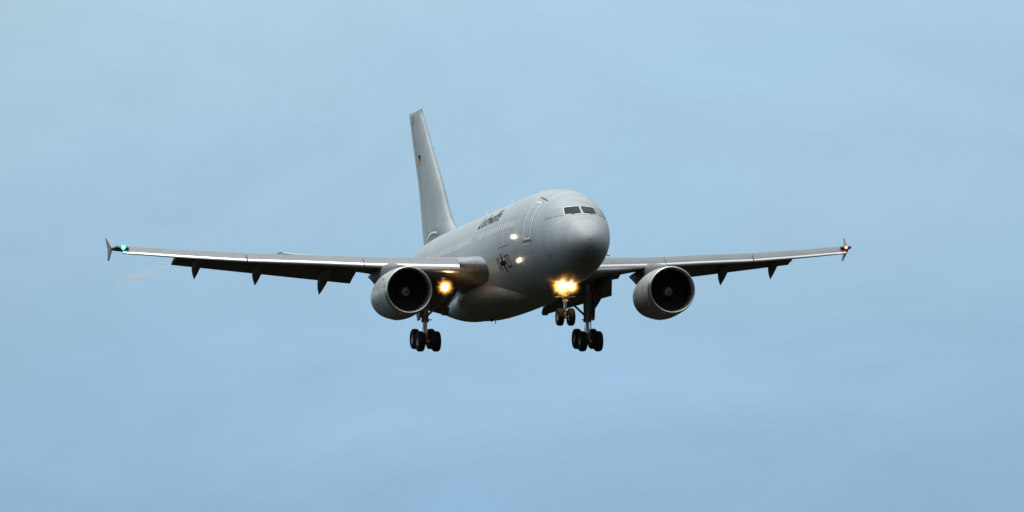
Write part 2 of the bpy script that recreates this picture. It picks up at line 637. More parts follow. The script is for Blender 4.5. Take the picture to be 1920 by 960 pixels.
# ---- lettering wrapped on the skin
def text_mesh(txt, squeeze=1.0):
    cu = bpy.data.curves.new('txt', 'FONT')
    cu.body = txt
    cu.size = 1.0
    cu.resolution_u = 3
    cu.offset = -0.002
    cu.space_character = 1.12
    ob = bpy.data.objects.new('txt', cu)
    COL.objects.link(ob)
    dg = bpy.context.evaluated_depsgraph_get()
    dg.update()
    me = bpy.data.meshes.new_from_object(ob.evaluated_get(dg))
    bm = bmesh.new()
    bm.from_mesh(me)
    bpy.data.objects.remove(ob)
    bpy.data.curves.remove(cu)
    bpy.data.meshes.remove(me)
    return bm
def fit(bm, w, h):
    x0 = min(v.co.x for v in bm.verts); x1 = max(v.co.x for v in bm.verts)
    y0 = min(v.co.y for v in bm.verts); y1 = max(v.co.y for v in bm.verts)
    for v in bm.verts:
        v.co.x = (v.co.x - x0) / (x1 - x0) * w
        v.co.y = (v.co.y - y0) / (y1 - y0) * h
def slices(bm, h, step=.08):
    y = step
    while y < h:
        bmesh.ops.bisect_plane(bm, geom=bm.verts[:] + bm.edges[:] + bm.faces[:], plane_co=(0, y, 0), plane_no=(0, 1, 0))
        y += step
def skin_text(name, txt, s0, s1, v0, h, side, mat, off=.014):
    """s0 is where the text starts, s1 where it ends, v0 the arc height of its base line"""
    bm = text_mesh(txt)
    fit(bm, abs(s1 - s0), h)
    slices(bm, h)
    sg = 1 if s1 > s0 else -1
    for v in bm.verts:
        v.co = fpt(s0 + sg * v.co.x, (v0 + v.co.y) / 2.82, side, off)
    return link(name, bm, mat, FU, smooth=False)
skin_text('service_name_lettering', 'Luftwaffe', 18.1, 12.9, 1.50, .90, -1, M['black'])
skin_text('service_name_lettering', 'Luftwaffe', 12.9, 18.1, 1.50, .90, 1, M['dkgrey'])

def cross(bm, sc, vc, size, side):
    """straight-armed black cross with white flanks"""
    for k in range(4):
        a = R(90 * k)
        def P(u, v):
            return (sc + u * math.cos(a) - v * math.sin(a), vc + u * math.sin(a) + v * math.cos(a))
        def quad(pts, mat, off):
            N = 5
            g = [[None] * (N + 1) for _ in range(N + 1)]
            for i in range(N + 1):
                for j in range(N + 1):
                    u, v = i / N, j / N
                    x = (pts[0][0] * (1 - u) + pts[1][0] * u) * (1 - v) + (pts[3][0] * (1 - u) + pts[2][0] * u) * v
                    y = (pts[0][1] * (1 - u) + pts[1][1] * u) * (1 - v) + (pts[3][1] * (1 - u) + pts[2][1] * u) * v
                    q = P(x, y)
                    g[i][j] = bm.verts.new(fpt(q[0], q[1] / 2.82, side, off))
            for i in range(N):
                for j in range(N):
                    bm.faces.new((g[i][j], g[i + 1][j], g[i + 1][j + 1], g[i][j + 1])).material_index = mat
        h = size / 2
        # arm: narrow at the centre, flared at the end
        quad([(0, -.15 * size), (h, -.115 * size), (h, .115 * size), (0, .15 * size)], 0, .021)
        quad([(.16 * size, -.165 * size), (h, -.185 * size), (h, -.11 * size), (.10 * size, -.095 * size)], 1, .017)
        quad([(.10 * size, .095 * size), (h, .11 * size), (h, .185 * size), (.16 * size, .165 * size)], 1, .017)
for side in (-1, 1):
    bm = bmesh.new()
    cross(bm, 11.0, -1.14, 1.12, side)
    link('cross_emblem', bm, [M['black'], M['white']], FU, smooth=False)
    a, b = (('10', '23') if side < 0 else ('23', '10'))
    if side < 0:
        skin_text('serial_number', '10', 12.35, 11.62, -1.52, .80, side, M['black'])
        skin_text('serial_number', '23', 10.40, 9.50, -1.52, .80, side, M['black'])
    else:
        skin_text('serial_number', '10', 9.5, 10.3, -1.52, .80, side, M['black'])
        skin_text('serial_number', '23', 11.7, 12.5, -1.52, .80, side, M['black'])

# small skin details: vents, static ports, cargo door line
for side in (-1, 1):
    for q0, q1, w in (((9.1, -.22), (11.1, -.27), .03),):
        bm = bmesh.new()
        ribbon(bm, [q0, q1], w, side, 0, .016, False)
        link('skin_fitting', bm, M['dkgrey'], FU, smooth=False)
bm = bmesh.new()
ribbon(bm, rrect(6.6, 10.1, -.3, 2.9, .25), .03, 1, 0, .008)
link('upper_cargo_door', bm, M['seal'], FU, smooth=False)

def blade(name, s, z, h, c, parent, mat, x=0, dn=False, th=.04):
    bm = bmesh.new()
    sg = -1 if dn else 1
    rings = []
    for k in range(5):
        t = k / 4
        cc = c * (1 - .55 * t)
        ys = s + .45 * c * t
        rings.append([Vector((x + th / 2 * math.sin(2 * math.pi * j / 12) * (1 - .5 * t), ys + cc * (.5 - .5 * math.cos(2 * math.pi * j / 12)), z + sg * h * t)) for j in range(12)])
    loft(bm, rings)
    return link(name, bm, mat, parent)
blade('blade_antenna', 19.4, 2.95, .50, .42, FU, M['white'])
blade('blade_antenna', 12.0, 2.95, .30, .34, FU, M['white'])
blade('blade_antenna', 26.0, 2.95, .45, .42, FU, M['white'])
blade('blade_antenna', 24.5, -2.87, .42, .30, FU, M['dkgrey'], dn=True)
blade('blade_antenna', 9.4, -2.79, .34, .30, FU, M['dkgrey'], dn=True)
bm = bmesh.new()
tube(bm, (0.0, 25.6, -2.8), (0.0, 25.7, -3.05), .10, .07)
link('drain_mast', bm, M['dkgrey'], FU)
bm = bmesh.new()
bmesh.ops.create_uvsphere(bm, u_segments=20, v_segments=10, radius=.16, matrix=Matrix.Translation((0, 16.5, 2.98)))
link('beacon', bm, M['white'], FU)
for side in (-1, 1):
    bm = bmesh.new()
    p = fpt(3.0, R(-28), side, 0)
    n = (fpt(3.0, R(-28), side, 1) - p)
    tube(bm, p, p + n * .16, .025)
    tube(bm, p + n * .16 + Vector((0, .05, 0)), p + n * .16 + Vector((0, -.32, 0)), .022, .012)
    link('pitot_probe', bm, M['dkgrey'], FU)

# ------------------------------------------------------------------ wings
LE_S = [(0.8, 12.9), (2.3, 14.3), (2.9, 15.0), (3.5, 15.9), (3.9, 16.3), (21.9, 27.0)]
TE_S = [(0.8, 24.0), (2.82, 24.0), (8.0, 24.1), (21.9, 29.1)]
LE_Z = [(0.8, -.90), (2.9, -.74), (3.9, -.58), (8.5, -.18), (11.5, .14), (15, .48), (18.5, .92), (21.9, 1.39)]
TE_Z = [(0.8, -1.85), (2.82, -1.4), (8.0, -.36), (15, .46), (18.4, .88), (21.9, 1.42)]
TH = [(0.8, .17), (2.8, .155), (8, .12), (21.9, .105)]
def airfoil(u, th, lower, cam=.016):
    t = 5 * th * (.2969 * math.sqrt(max(u, 0)) - .126 * u - .3516 * u * u + .2843 * u ** 3 - .1036 * u ** 4)
    c = cam * 4 * u * (1 - u)
    return c + (-t if lower else t)
def wpt(x, u, z, side):
    """point of the wing section at span x: u chordwise (0..1), z above chord in chords"""
    ls, ts, lz, tz = lin(LE_S, x), lin(TE_S, x), lin(LE_Z, x), lin(TE_Z, x)
    c = ts - ls
    dz = tz - lz
    L = math.hypot(c, dz)
    cs, sn = c / L, dz / L
    return Vector((side * x, ls + u * L * cs - z * L * sn, lz + u * L * sn + z * L * cs))
def slat_dims(x):
    L = math.hypot(lin(TE_S, x) - lin(LE_S, x), lin(TE_Z, x) - lin(LE_Z, x))
    return L, .03 * L + .68, .035 * L + .12      # chord, slat chord, forward travel
def section(x, side, u0=0.0, u1=1.0, n=22, cam=.016, recess=False):
    th = lin(TH, x)
    if recess:      # fixed nose set back behind the extended slat
        L, sc, sh = slat_dims(x)
        ub = (sc - sh) / L
        zu, zl = airfoil(ub, th, False, cam), airfoil(ub, th, True, cam)
        zm = .3 * zu + .7 * zl
        pts = []
        for i in range(n + 1):
            u = u1 * (.5 + .5 * math.cos(math.pi * i / n))
            t = max(0, (ub - u) / ub)
            pts.append(wpt(x, ub * (1 - .3 * t) if t else u, (zu * (1 - t * t) + zm * t * t) if t else airfoil(u, th, False, cam), side))
        for i in range(1, n + 1):
            u = u1 * (.5 - .5 * math.cos(math.pi * i / n))
            t = max(0, (ub - u) / ub)
            pts.append(wpt(x, ub * (1 - .3 * t) if t else u, (zl * (1 - t * t) + zm * t * t) if t else airfoil(u, th, True, cam), side))
        return pts
    pts = []
    for i in range(n + 1):
        u = u0 + (u1 - u0) * (.5 + .5 * math.cos(math.pi * i / n))
        pts.append(wpt(x, u, airfoil(u, th, False, cam), side))
    for i in range(1 if u0 == 0 else 0, n + 1):
        u = u0 + (u1 - u0) * (.5 - .5 * math.cos(math.pi * i / n))
        pts.append(wpt(x, u, airfoil(u, th, True, cam), side))
    return pts

def spans(a, b, n):
    return [a + (b - a) * i / n for i in range(n + 1)]

def free_foil(p_le, p_te, th, n=14, bend=.05):
    """aerofoil loop between two points in a plane of constant x"""
    d = p_te - p_le
    L = d.length
    d.normalize()
    nrm = Vector((0, -d.z, d.y))
    pts = []
    for i in range(n + 1):
        u = .5 + .5 * math.cos(math.pi * i / n)
        pts.append(p_le + d * u * L + nrm * L * airfoil(u, th, False, bend))
    for i in range(1, n):
        u = .5 - .5 * math.cos(math.pi * i / n)
        pts.append(p_le + d * u * L + nrm * L * airfoil(u, th, True, bend))
    return pts

def lamp_cone(parent, p, r, aim, mat, glowr=None, power=0, col=(1, .62, .28), name='landing_light', spot=None, halo=None):
    """a lamp housing with a lit lens; light from a real lamp in front of it"""
    aim = Vector(aim).normalized()
    p = Vector(p)
    bm = bmesh.new()
    a = aim.orthogonal().normalized()
    b = aim.cross(a)
    prof = [(-.16, .35 * r), (-.10, .8 * r), (.0, r * 1.08), (.03, r * 1.1), (.03, r)]
    rings = [[p + aim * d + (a * math.cos(2 * math.pi * k / 20) + b * math.sin(2 * math.pi * k / 20)) * q for k in range(20)] for d, q in prof]
    loft(bm, rings, True, False, 0)
    rings = [[p + aim * d + (a * math.cos(2 * math.pi * k / 20) + b * math.sin(2 * math.pi * k / 20)) * q for k in range(20)] for d, q in ((.03, r), (.06, .7 * r), (.075, .3 * r))]
    loft(bm, rings, False, True, 1)
    o = link(name, bm, [M['strut'], mat], parent)
    if power:
        ld = bpy.data.lights.new(name + '_lamp', 'POINT')
        ld.energy = power
        ld.color = col
        ld.shadow_soft_size = .06
        lo = bpy.data.objects.new('lamp', ld)
        COL.objects.link(lo)
        lo.parent = AIR
        lo.location = p + aim * .2
    if halo:
        glow(o, p + aim * .2, *halo)
    return o

HALO_MATS = {}
def glow(parent, p, radius, core, col, strength):
    """added glowing ball standing in for lens bloom round a lamp: emission fades with distance"""
    key = (radius, core, col, strength)
    bm = bmesh.new()
    bmesh.ops.create_icosphere(bm, subdivisions=4, radius=radius)
    if key not in HALO_MATS:
        m = bpy.data.materials.new('lamp_bloom_volume')
        m.use_nodes = True
        t = m.node_tree
        t.nodes.clear()
        o = nn(t, 'ShaderNodeOutputMaterial')
        pv = nn(t, 'ShaderNodeVolumePrincipled')
        pv.inputs['Density'].default_value = 0.0
        c = nn(t, 'ShaderNodeTexCoord')
        ln = nn(t, 'ShaderNodeVectorMath', operation='LENGTH')
        t.links.new(c.outputs['Object'], ln.inputs[0])
        dv = nn(t, 'ShaderNodeMath', operation='DIVIDE')
        t.links.new(ln.outputs['Value'], dv.inputs[0])
        # rays of uneven length, imitating the ragged edge of lens glare
        nv = nn(t, 'ShaderNodeVectorMath', operation='NORMALIZE')
        t.links.new(c.outputs['Object'], nv.inputs[0])
        rn = nn(t, 'ShaderNodeTexNoise')
        rn.inputs['Scale'].default_value = 4.5
        rn.inputs['Detail'].default_value = 2
        t.links.new(nv.outputs[0], rn.inputs['Vector'])
        rm = nn(t, 'ShaderNodeMapRange')
        rm.inputs['From Min'].default_value = .35
        rm.inputs['From Max'].default_value = .68
        rm.inputs['To Min'].default_value = radius * .62
        rm.inputs['To Max'].default_value = radius
        t.links.new(rn.outputs['Fac'], rm.inputs['Value'])
        t.links.new(rm.outputs[0], dv.inputs[1])
        inv = nn(t, 'ShaderNodeMath', operation='SUBTRACT', use_clamp=True)
        inv.inputs[0].default_value = 1.0
        t.links.new(dv.outputs[0], inv.inputs[1])
        pw = nn(t, 'ShaderNodeMath', operation='POWER')
        t.links.new(inv.outputs[0], pw.inputs[0])
        pw.inputs[1].default_value = core
        # streaky, slightly uneven glow
        no = nn(t, 'ShaderNodeTexNoise')
        no.inputs['Scale'].default_value = 2.2 / radius
        no.inputs['Detail'].default_value = 3
        t.links.new(c.outputs['Object'], no.inputs['Vector'])
        mr = nn(t, 'ShaderNodeMapRange')
        mr.inputs['From Min'].default_value = .3
        mr.inputs['From Max'].default_value = .7
        mr.inputs['To Min'].default_value = .55
        mr.inputs['To Max'].default_value = 1.45
        t.links.new(no.outputs['Fac'], mr.inputs['Value'])
        mu = nn(t, 'ShaderNodeMath', operation='MULTIPLY')
        t.links.new(pw.outputs[0], mu.inputs[0])
        t.links.new(mr.outputs[0], mu.inputs[1])
        m2 = nn(t, 'ShaderNodeMath', operation='MULTIPLY')
        t.links.new(mu.outputs[0], m2.inputs[0])
        m2.inputs[1].default_value = strength
        pv.inputs['Emission Color'].default_value = (*col, 1)
        t.links.new(m2.outputs[0], pv.inputs['Emission Strength'])
        t.links.new(pv.outputs[0], o.inputs['Volume'])
        HALO_MATS[key] = m
    o = link('lamp_bloom', bm, HALO_MATS[key], AIR)  # self-glowing volume added as lens bloom, with no mist in it
    o.location = p
    o['kind'] = 'stuff'
    return o

for side in (-1, 1):
    which = 'starboard' if side < 0 else 'port'
    # fixed wing: the sections are cut short where a flap hangs behind
    cuts = [(0.8, 3.05, 1.0, 5, 0), (3.05, 4.0, .80, 2, 0), (4.0, 7.05, .80, 7, 1), (7.05, 8.55, 1.0, 4, 1), (8.55, 18.4, .80, 16, 1), (18.4, 21.50, 1.0, 7, 1), (21.50, 21.75, 1.0, 2, 0)]
    bm = bmesh.new()
    rings = []
    for a, b, f, n, rc in cuts:
        for k, x in enumerate(spans(a, b, n)):
            xx = x + (1e-3 if k == 0 and a > 1 else 0)
            rings.append(section(xx, side, 0, f, recess=bool(rc)))
    nseg = len(rings[0])
    vs = [[bm.verts.new(p) for p in r] for r in rings]
    for i in range(len(vs) - 1):
        for j in range(nseg):
            k = (j + 1) % nseg
            f = bm.faces.new((vs[i][j], vs[i][k], vs[i + 1][k], vs[i + 1][j]))
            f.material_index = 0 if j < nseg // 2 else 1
    bm.faces.new(vs[0]); bm.faces.new(vs[-1])
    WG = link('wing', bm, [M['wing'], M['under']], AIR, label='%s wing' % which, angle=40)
    # rounded tip
    bm = bmesh.new()
    rr = []
    for k in range(6):
        t = k / 5
        x = 21.75 + .17 * math.sin(t * math.pi / 2)
        sec = section(min(x, 21.89), side)
        c = sum(sec, Vector()) / len(sec)
        q = math.cos(t * math.pi / 2 * .92)
        rr.append([Vector((side * x, p.y, c.z + (p.z - c.z) * q)) for p in sec])
    loft(bm, rr)
    link('wingtip_cap', bm, M['wing'], WG)
    # slats
    for (a, b, n) in ((3.98, 8.90, 8), (8.94, 14.98, 10), (15.04, 21.52, 10)):
        bm = bmesh.new()
        rings = []
        for x in spans(a, b, n):
            th = lin(TH, x)
            L = math.hypot(lin(TE_S, x) - lin(LE_S, x), lin(TE_Z, x) - lin(LE_Z, x))
            sc = .03 * L + .68           # slat chord in metres
            us, ul = sc / L, .035
            outer = []
            N = 12
            for i in range(N + 1):
                u = us * (1 - i / N) ** 1.7
                outer.append((u * L, airfoil(u, th, False) * L))
            for i in range(1, 6):
                u = ul * (i / 5) ** 1.7
                outer.append((u * L, airfoil(u, th, True) * L))
            inner = []
            a0, a1 = outer[-1], outer[0]
            for i in range(1, 9):
                t = .04 + .94 * i / 9           # hollow back of the slat
                u = us * t
                inner.append((u * L, airfoil(u, th, False) * L - .012 - .16 * sc * (1 - t) ** .6))
            loop = outer + inner
            ang = R(16 + 13 * x / 21.5)
            px, pz = us * L, airfoil(us, th, False) * L      # pivot at slat trailing edge
            res = []
            for (u, z) in loop:
                du, dz = u - px, z - pz
                ru = du * math.cos(ang) - dz * math.sin(ang) * -1 * -1
                rz = dz * math.cos(ang) + du * math.sin(ang)
                ru = du * math.cos(ang) - dz * math.sin(ang)
                sh = .035 * L + .12
                uu = px + ru - sh
                zz = airfoil((px - sh) / L, th, False) * L + .012 + rz
                res.append(wpt(x, uu / L, zz / L, side))
            rings.append(res)
        loft(bm, rings, True, True, lambda i, j: 1 if 8 <= j < 18 else (0 if j < 18 else 2))
        link('slat', bm, [M['slat'], M['metal'], M['under']], WG, angle=45)
    # seal plate at the inner end of the slat (dark edge in view)
    # flaps, given by their leading and trailing edges at both ends
    for (x0, le0, te0, x1, le1, te1, th) in (
            (3.05, (22.35, -1.30), (25.0, -2.72), 7.05, (23.0, -.62), (25.1, -1.62), .12),
            (8.58, (22.95, -.36), (24.7, -.95), 18.38, (27.2, .76), (28.25, .48), .13)):
        bm = bmesh.new()
        rings = []
        for x in spans(x0, x1, 8):
            t = (x - x0) / (x1 - x0)
            ple = Vector((side * (x - (.45 if x0 < 5 else 0)), le0[0] + (le1[0] - le0[0]) * t, le0[1] + (le1[1] - le0[1]) * t))
            pte = Vector((side * x, te0[0] + (te1[0] - te0[0]) * t, te0[1] + (te1[1] - te0[1]) * t))
            rings.append(free_foil(ple, pte, th))
        loft(bm, rings)
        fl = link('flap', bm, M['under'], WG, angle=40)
        # vane ahead of the flap
        bm = bmesh.new()
        rings = []
        for x in spans(x0 + .02, x1 - .02, 6):
            t = (x - x0) / (x1 - x0)
            ple = Vector((side * x, le0[0] + (le1[0] - le0[0]) * t - .28, le0[1] + (le1[1] - le0[1]) * t + .02))
            pte = ple + Vector((0, .55, -.20))
            rings.append(free_foil(ple, pte, .14))
        loft(bm, rings)
        link('flap_vane', bm, M['under'], WG, angle=40)
    # inboard flap foot (small step at its inner corner)
    bm = bmesh.new()
    box(bm, (side * 2.98, 24.6, -2.52), (.36, .7, .28), rot=Matrix.Rotation(R(-28), 3, 'X'), bev=.04)
    link('flap_corner', bm, M['under'], WG)
    # spoilers: thin plates on the upper skin
    for k in range(5):
        a, b = 9.2 + k * 1.8, 9.2 + k * 1.8 + 1.74
        bm = bmesh.new()
        vs = []
        for x in (a, b):
            th = lin(TH, x)
            vs.append([wpt(x, u, airfoil(u, th, False) + .004, side) for u in (.64, .70, .76, .80)])
            vs.append([wpt(x, u, airfoil(u, th, False) - .004, side) for u in (.64, .70, .76, .80)])
        loft(bm, [vs[0] + vs[1][::-1], vs[2] + vs[3][::-1]])
        link('spoiler', bm, M['wing'], WG, smooth=False)
    # flap track fairings: canoe shapes drooping with the flap
    for (x, s1, z1, w) in ((5.95, 24.9, -2.45, .27), (10.2, 25.75, -1.50, .27), (13.84, 26.4, -.90, .25), (17.15, 27.7, -.42, .23)):
        L = lin(TE_S, x) - lin(LE_S, x)
        pA = wpt(x, .36, airfoil(.36, lin(TH, x), True) + .01, side)
        pB = wpt(x, .80, airfoil(.80, lin(TH, x), True) - .045, side)
        pE = Vector((side * x, s1, z1))
        pts, rads = [], []
        for i in range(9):
            t = i / 8
            pts.append(pA.lerp(pB, t) + Vector((0, 0, -.10 * math.sin(t * 1.5))))
            rads.append(w * 1.25 * (.04 + .96 * math.sin(t * math.pi / 2) ** .8))
        base = pts[-1]
        for i in range(1, 11):
            t = i / 10
            q = base.lerp(pE, t) + Vector((0, .12, .16)) * math.sin(math.pi * t) * .7
            pts.append(q)
            rads.append(w * 1.25 * max(.02, (1 - t ** 2.6)))
        bm = bmesh.new()
        path_tube(bm, pts, rads, 16, squash=.92)
        link('flap_track_fairing', bm, M['under'], WG)
    # tip fence: thin arrow shaped plate, swept back above and below
    bm = bmesh.new()
    out_l = [(27.75, 1.42), (28.35, 1.76), (28.95, 2.10), (29.30, 2.18), (29.10, 1.78), (28.95, 1.42), (29.12, 1.15), (29.36, .82), (29.15, .80), (28.55, 1.08)]
    r0, r1 = [], []
    for (y, z) in out_l:
        cant = (z - 1.4) * .10
        r0.append(Vector((side * (21.90 + cant), y, z)))
        r1.append(Vector((side * (21.96 + cant), y, z)))
    loft(bm, [r0, r1])
    bmesh.ops.bevel(bm, geom=bm.edges[:], offset=.012, segments=1, affect='EDGES')
    link('wingtip_fence', bm, M['wing'], WG, smooth=False)
    # navigation light: dark glazed leading edge corner with a lit bulb
    bm = bmesh.new()
    rings = []
    for x in spans(21.20, 21.86, 4):
        th = lin(TH, x)
        res = []
        for i in range(9):
            u = .16 * (1 - i / 8) ** 1.6
            res.append(wpt(x, u - .012, airfoil(u, th, False) * 1.08, side))
        for i in range(1, 7):
            u = .12 * (i / 6) ** 1.6
            res.append(wpt(x, u - .012, airfoil(u, th, True) * 1.08, side))
        rings.append(res)
    loft(bm, rings)
    nl = link('navigation_light', bm, M['greenglass'] if side < 0 else M['glass'], WG)
    bm = bmesh.new()
    lp = wpt(21.50, -.03, .01, side)
    bmesh.ops.create_uvsphere(bm, u_segments=16, v_segments=10, radius=.11 if side < 0 else .08, matrix=Matrix.Translation(lp))
    link('lit_bulb', bm, M['green' if side < 0 else 'redl'], WG, label='lit %s lamp' % ('green' if side < 0 else 'red'))
    ld = bpy.data.lights.new('navigation_lamp', 'POINT')
    ld.energy = 1.5
    ld.color = (.1, 1, .6) if side < 0 else (1, .2, .12)
    ld.shadow_soft_size = .05
    lo = bpy.data.objects.new('lamp', ld)
    COL.objects.link(lo); lo.parent = AIR
    lo.location = lp + Vector((0, -.3, 0))
    glow(nl, lp, .32, 3.0, (.05, 1, .60) if side < 0 else (1, .22, .12), 9 if side < 0 else 5)
    # ---- engine
    EX, ES, EZ = side * 7.74, 12.7, -2.43
    bm = bmesh.new()
    prof = [(.42, 1.185), (.26, 1.20), (.12, 1.235), (.04, 1.275), (.0, 1.31), (.03, 1.335), (.11, 1.356), (.26, 1.38), (.40, 1.392)]
    lathe(bm, prof, (EX, ES, EZ), 'y', 96)
    EN = link('engine', bm, M['lip'], AIR, label='%s engine' % which)
    bm = bmesh.new()
    def bulge(p):   # gearbox bulge under the cowl, flat on the bottom
        q = p - Vector((EX, ES, EZ))
        if q.z < 0:
            t = max(0, min(1, (q.y - .6) / 1.6)) * max(0, min(1, (4.6 - q.y) / 1.2))
            a = max(0, -q.z / max(1e-6, math.hypot(q.x, q.z)))
            q.z *= 1 + .04 * t * a ** 4
        return q + Vector((EX, ES, EZ))
    prof = [(.40, 1.394), (.7, 1.415), (1.1, 1.43), (1.6, 1.437), (2.2, 1.435), (2.8, 1.42), (3.4, 1.385), (4.0, 1.33), (4.5, 1.27), (4.9, 1.21), (5.05, 1.18), (5.02, 1.15), (4.4, 1.18)]
    vs = lathe(bm, prof, (EX, ES, EZ), 'y', 96)
    for ring in vs:
        for v in ring:
            v.co = bulge(v.co)
    link('cowl', bm, M['cowl'], EN)
    # seams and latches on the cowl
    bm = bmesh.new()
    for d, r_ in ((1.55, 1.439), (3.35, 1.392)):
        n = 96
        v0 = [bm.verts.new(bulge(Vector((EX + r_ * math.cos(2 * math.pi * i / n), ES + d, EZ + r_ * math.sin(2 * math.pi * i / n))))) for i in range(n)]
        r2 = r_
        v1 = [bm.verts.new(bulge(Vector((EX + r2 * math.cos(2 * math.pi * i / n), ES + d + .035, EZ + r2 * math.sin(2 * math.pi * i / n))))) for i in range(n)]
        for i in range(n):
            j = (i + 1) % n
            bm.faces.new((v0[i], v0[j], v1[j], v1[i]))
    link('cowl_seam', bm, M['seal'], EN)
    for (d, ang) in ((1.15, 150), (2.6, 205), (2.2, 262)):
        bm = bmesh.new()
        a = R(ang) if side < 0 else R(180 - ang)
        c = Vector((EX + 1.43 * math.cos(a), ES + d, EZ + 1.43 * math.sin(a)))
        box(bm, c, (.03, .16, .13), rot=Matrix.Rotation(-a, 3, 'Y'), bev=.01)
        link('cowl_vent', bm, M['dkgrey'], EN)
    # intake duct
    bm = bmesh.new()
    lathe(bm, [(.42, 1.184), (.8, 1.175), (1.2, 1.185), (1.62, 1.19)], (EX, ES, EZ), 'y', 72)
    link('intake_duct', bm, M['duct'], EN)
    # fan: 38 twisted blades in front of a dark backing
    bm = bmesh.new()
    NB = 38
    for k in range(NB):
        a = 2 * math.pi * k / NB
        rows = []
        for r_, hw, tw in ((.36, .05, 35), (.7, .075, 48), (1.15, .10, 62)):
            row = []
            for w_ in (-1, 0, 1):
                da = w_ * hw * math.sin(R(tw)) / r_
                row.append(Vector((EX + r_ * math.cos(a + da), ES + 1.5 + w_ * hw * math.cos(R(tw)) + (.01 if w_ == 0 else 0), EZ + r_ * math.sin(a + da))))
            rows.append(row)
        g = [[bm.verts.new(p) for p in row] for row in rows]
        for i in range(2):
            for j in range(2):
                bm.faces.new((g[i][j], g[i + 1][j], g[i + 1][j + 1], g[i][j + 1]))
    link('fan', bm, M['fan'], EN)
    bm = bmesh.new()
    lathe(bm, [(1.62, 1.19), (1.63, .3), (1.64, .02)], (EX, ES, EZ), 'y', 48)
    link('fan_backing', bm, M['duct'], EN)
    # spinner with a pale spiral
    bm = bmesh.new()
    sp = [(.98, .005), (1.0, .06), (1.06, .13), (1.16, .215), (1.3, .30), (1.45, .355), (1.6, .37)]
    lathe(bm, sp, (EX, ES, EZ), 'y', 48)
    SP = link('spinner', bm, M['spin'], EN)
    bm = bmesh.new()
    prev = None
    for i in range(61):
        t = i / 60
        a = t * 2 * math.pi * 1.15 + .6
        r_ = .09 + .17 * t
        w_ = .03 + .025 * t
        def sy(rr):
            return lin([(q[1], q[0]) for q in sp], rr) - .012
        p = bm.verts.new((EX + (r_ - w_) * math.cos(a), ES + sy(r_ - w_), EZ + (r_ - w_) * math.sin(a)))
        q = bm.verts.new((EX + (r_ + w_) * math.cos(a), ES + sy(r_ + w_), EZ + (r_ + w_) * math.sin(a)))
        if prev:
            bm.faces.new((prev[0], prev[1], q, p))
        prev = (p, q)
    link('spinner_spiral', bm, M['spiral'], EN, smooth=False)
    # hot section
    bm = bmesh.new()
    lathe(bm, [(1.7, 1.0), (4.6, .96), (5.4, .84), (6.2, .68), (6.6, .60), (6.58, .56), (6.0, .58)], (EX, ES, EZ), 'y', 48)
    link('core_nozzle', bm, M['exh'], EN)
    bm = bmesh.new()
    lathe(bm, [(5.8, .42), (6.5, .38), (7.1, .2), (7.4, .02)], (EX, ES, EZ), 'y', 32)
    link('exhaust_plug', bm, M['exh'], EN)
    # pylon
    bm = bmesh.new()
    rings = []
    PY = [(13.9, -.92, -1.2, .04), (14.6, -.80, -1.35, .20), (15.8, -.66, -1.5, .30), (17.2, -.48, -1.7, .34), (18.4, -.40, -1.75, .34), (19.6, -.45, -1.7, .32), (21.0, -.55, -1.45, .26), (22.6, -.60, -.95, .12), (23.4, -.62, -.75, .04)]
    for (y, zt, zb, w) in PY:
        rings.append([Vector((EX + w * math.cos(a) * (1 if True else 1), y, (zt + zb) / 2 + (zt - zb) / 2 * (abs(math.sin(a)) ** .5) * (1 if math.sin(a) >= 0 else -1))) for a in [2 * math.pi * k / 20 for k in range(20)]])
    loft(bm, rings)
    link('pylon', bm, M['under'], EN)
    # ---- tailplane
    bm = bmesh.new()
    rings = []
    for i in range(11):
        t = i / 10
        x = .4 + 7.73 * t
        ls = 39.8 + .72 * x * .86
        c = 4.9 - 3.0 * t
        z = 1.45 + .165 * x
        ple = Vector((side * x, ls, z - .05))
        pte = Vector((side * x, ls + c, z + .12))
        rings.append(free_foil(ple, pte, .10, bend=0))
    loft(bm, rings)
    link('tailplane', bm, M['grey'], AIR, angle=40, label='%s tailplane' % which)

# ------------------------------------------------------------------ fin
FIN = [(1.9, 31.9, 43.0), (2.75, 33.5, 43.1), (3.3, 34.9, 43.3), (4.26, 36.3, 43.6), (6.14, 38.1, 44.1), (8.82, 40.9, 45.35), (10.95, 43.1, 46.35)]
bm = bmesh.new()
rings = []
zz = 1.9
def fin_ring(z, q=1.0):
    le, te = interp(FIN, z)
    c = te - le
    th = .115 if z > 3.3 else .115 * max(.5, 8 / c) * .9
    pts = []
    for k in range(41):
        u = .5 + .5 * math.cos(2 * math.pi * k / 40)
        t = airfoil(u, th, False, 0) * c * q
        pts.append(Vector(((t if k <= 20 else -t), le + u * c, z)))
    return pts[:-1]
while zz < 10.9:
    rings.append(fin_ring(zz))
    zz += .3
for (z, q) in ((10.92, .98), (11.04, .9), (11.11, .7), (11.14, .35)):
    rings.append(fin_ring(z, q))
loft(bm, rings)
FN = link('tail_fin', bm, M['grey'], AIR, angle=50)
def fin_pt(s, z, side, off=.012):
    le, te = interp(FIN, z)
    u = max(0, min(1, (s - le) / (te - le)))
    return Vector((side * (airfoil(u, .115, False, 0) * (te - le) + off), s, z))
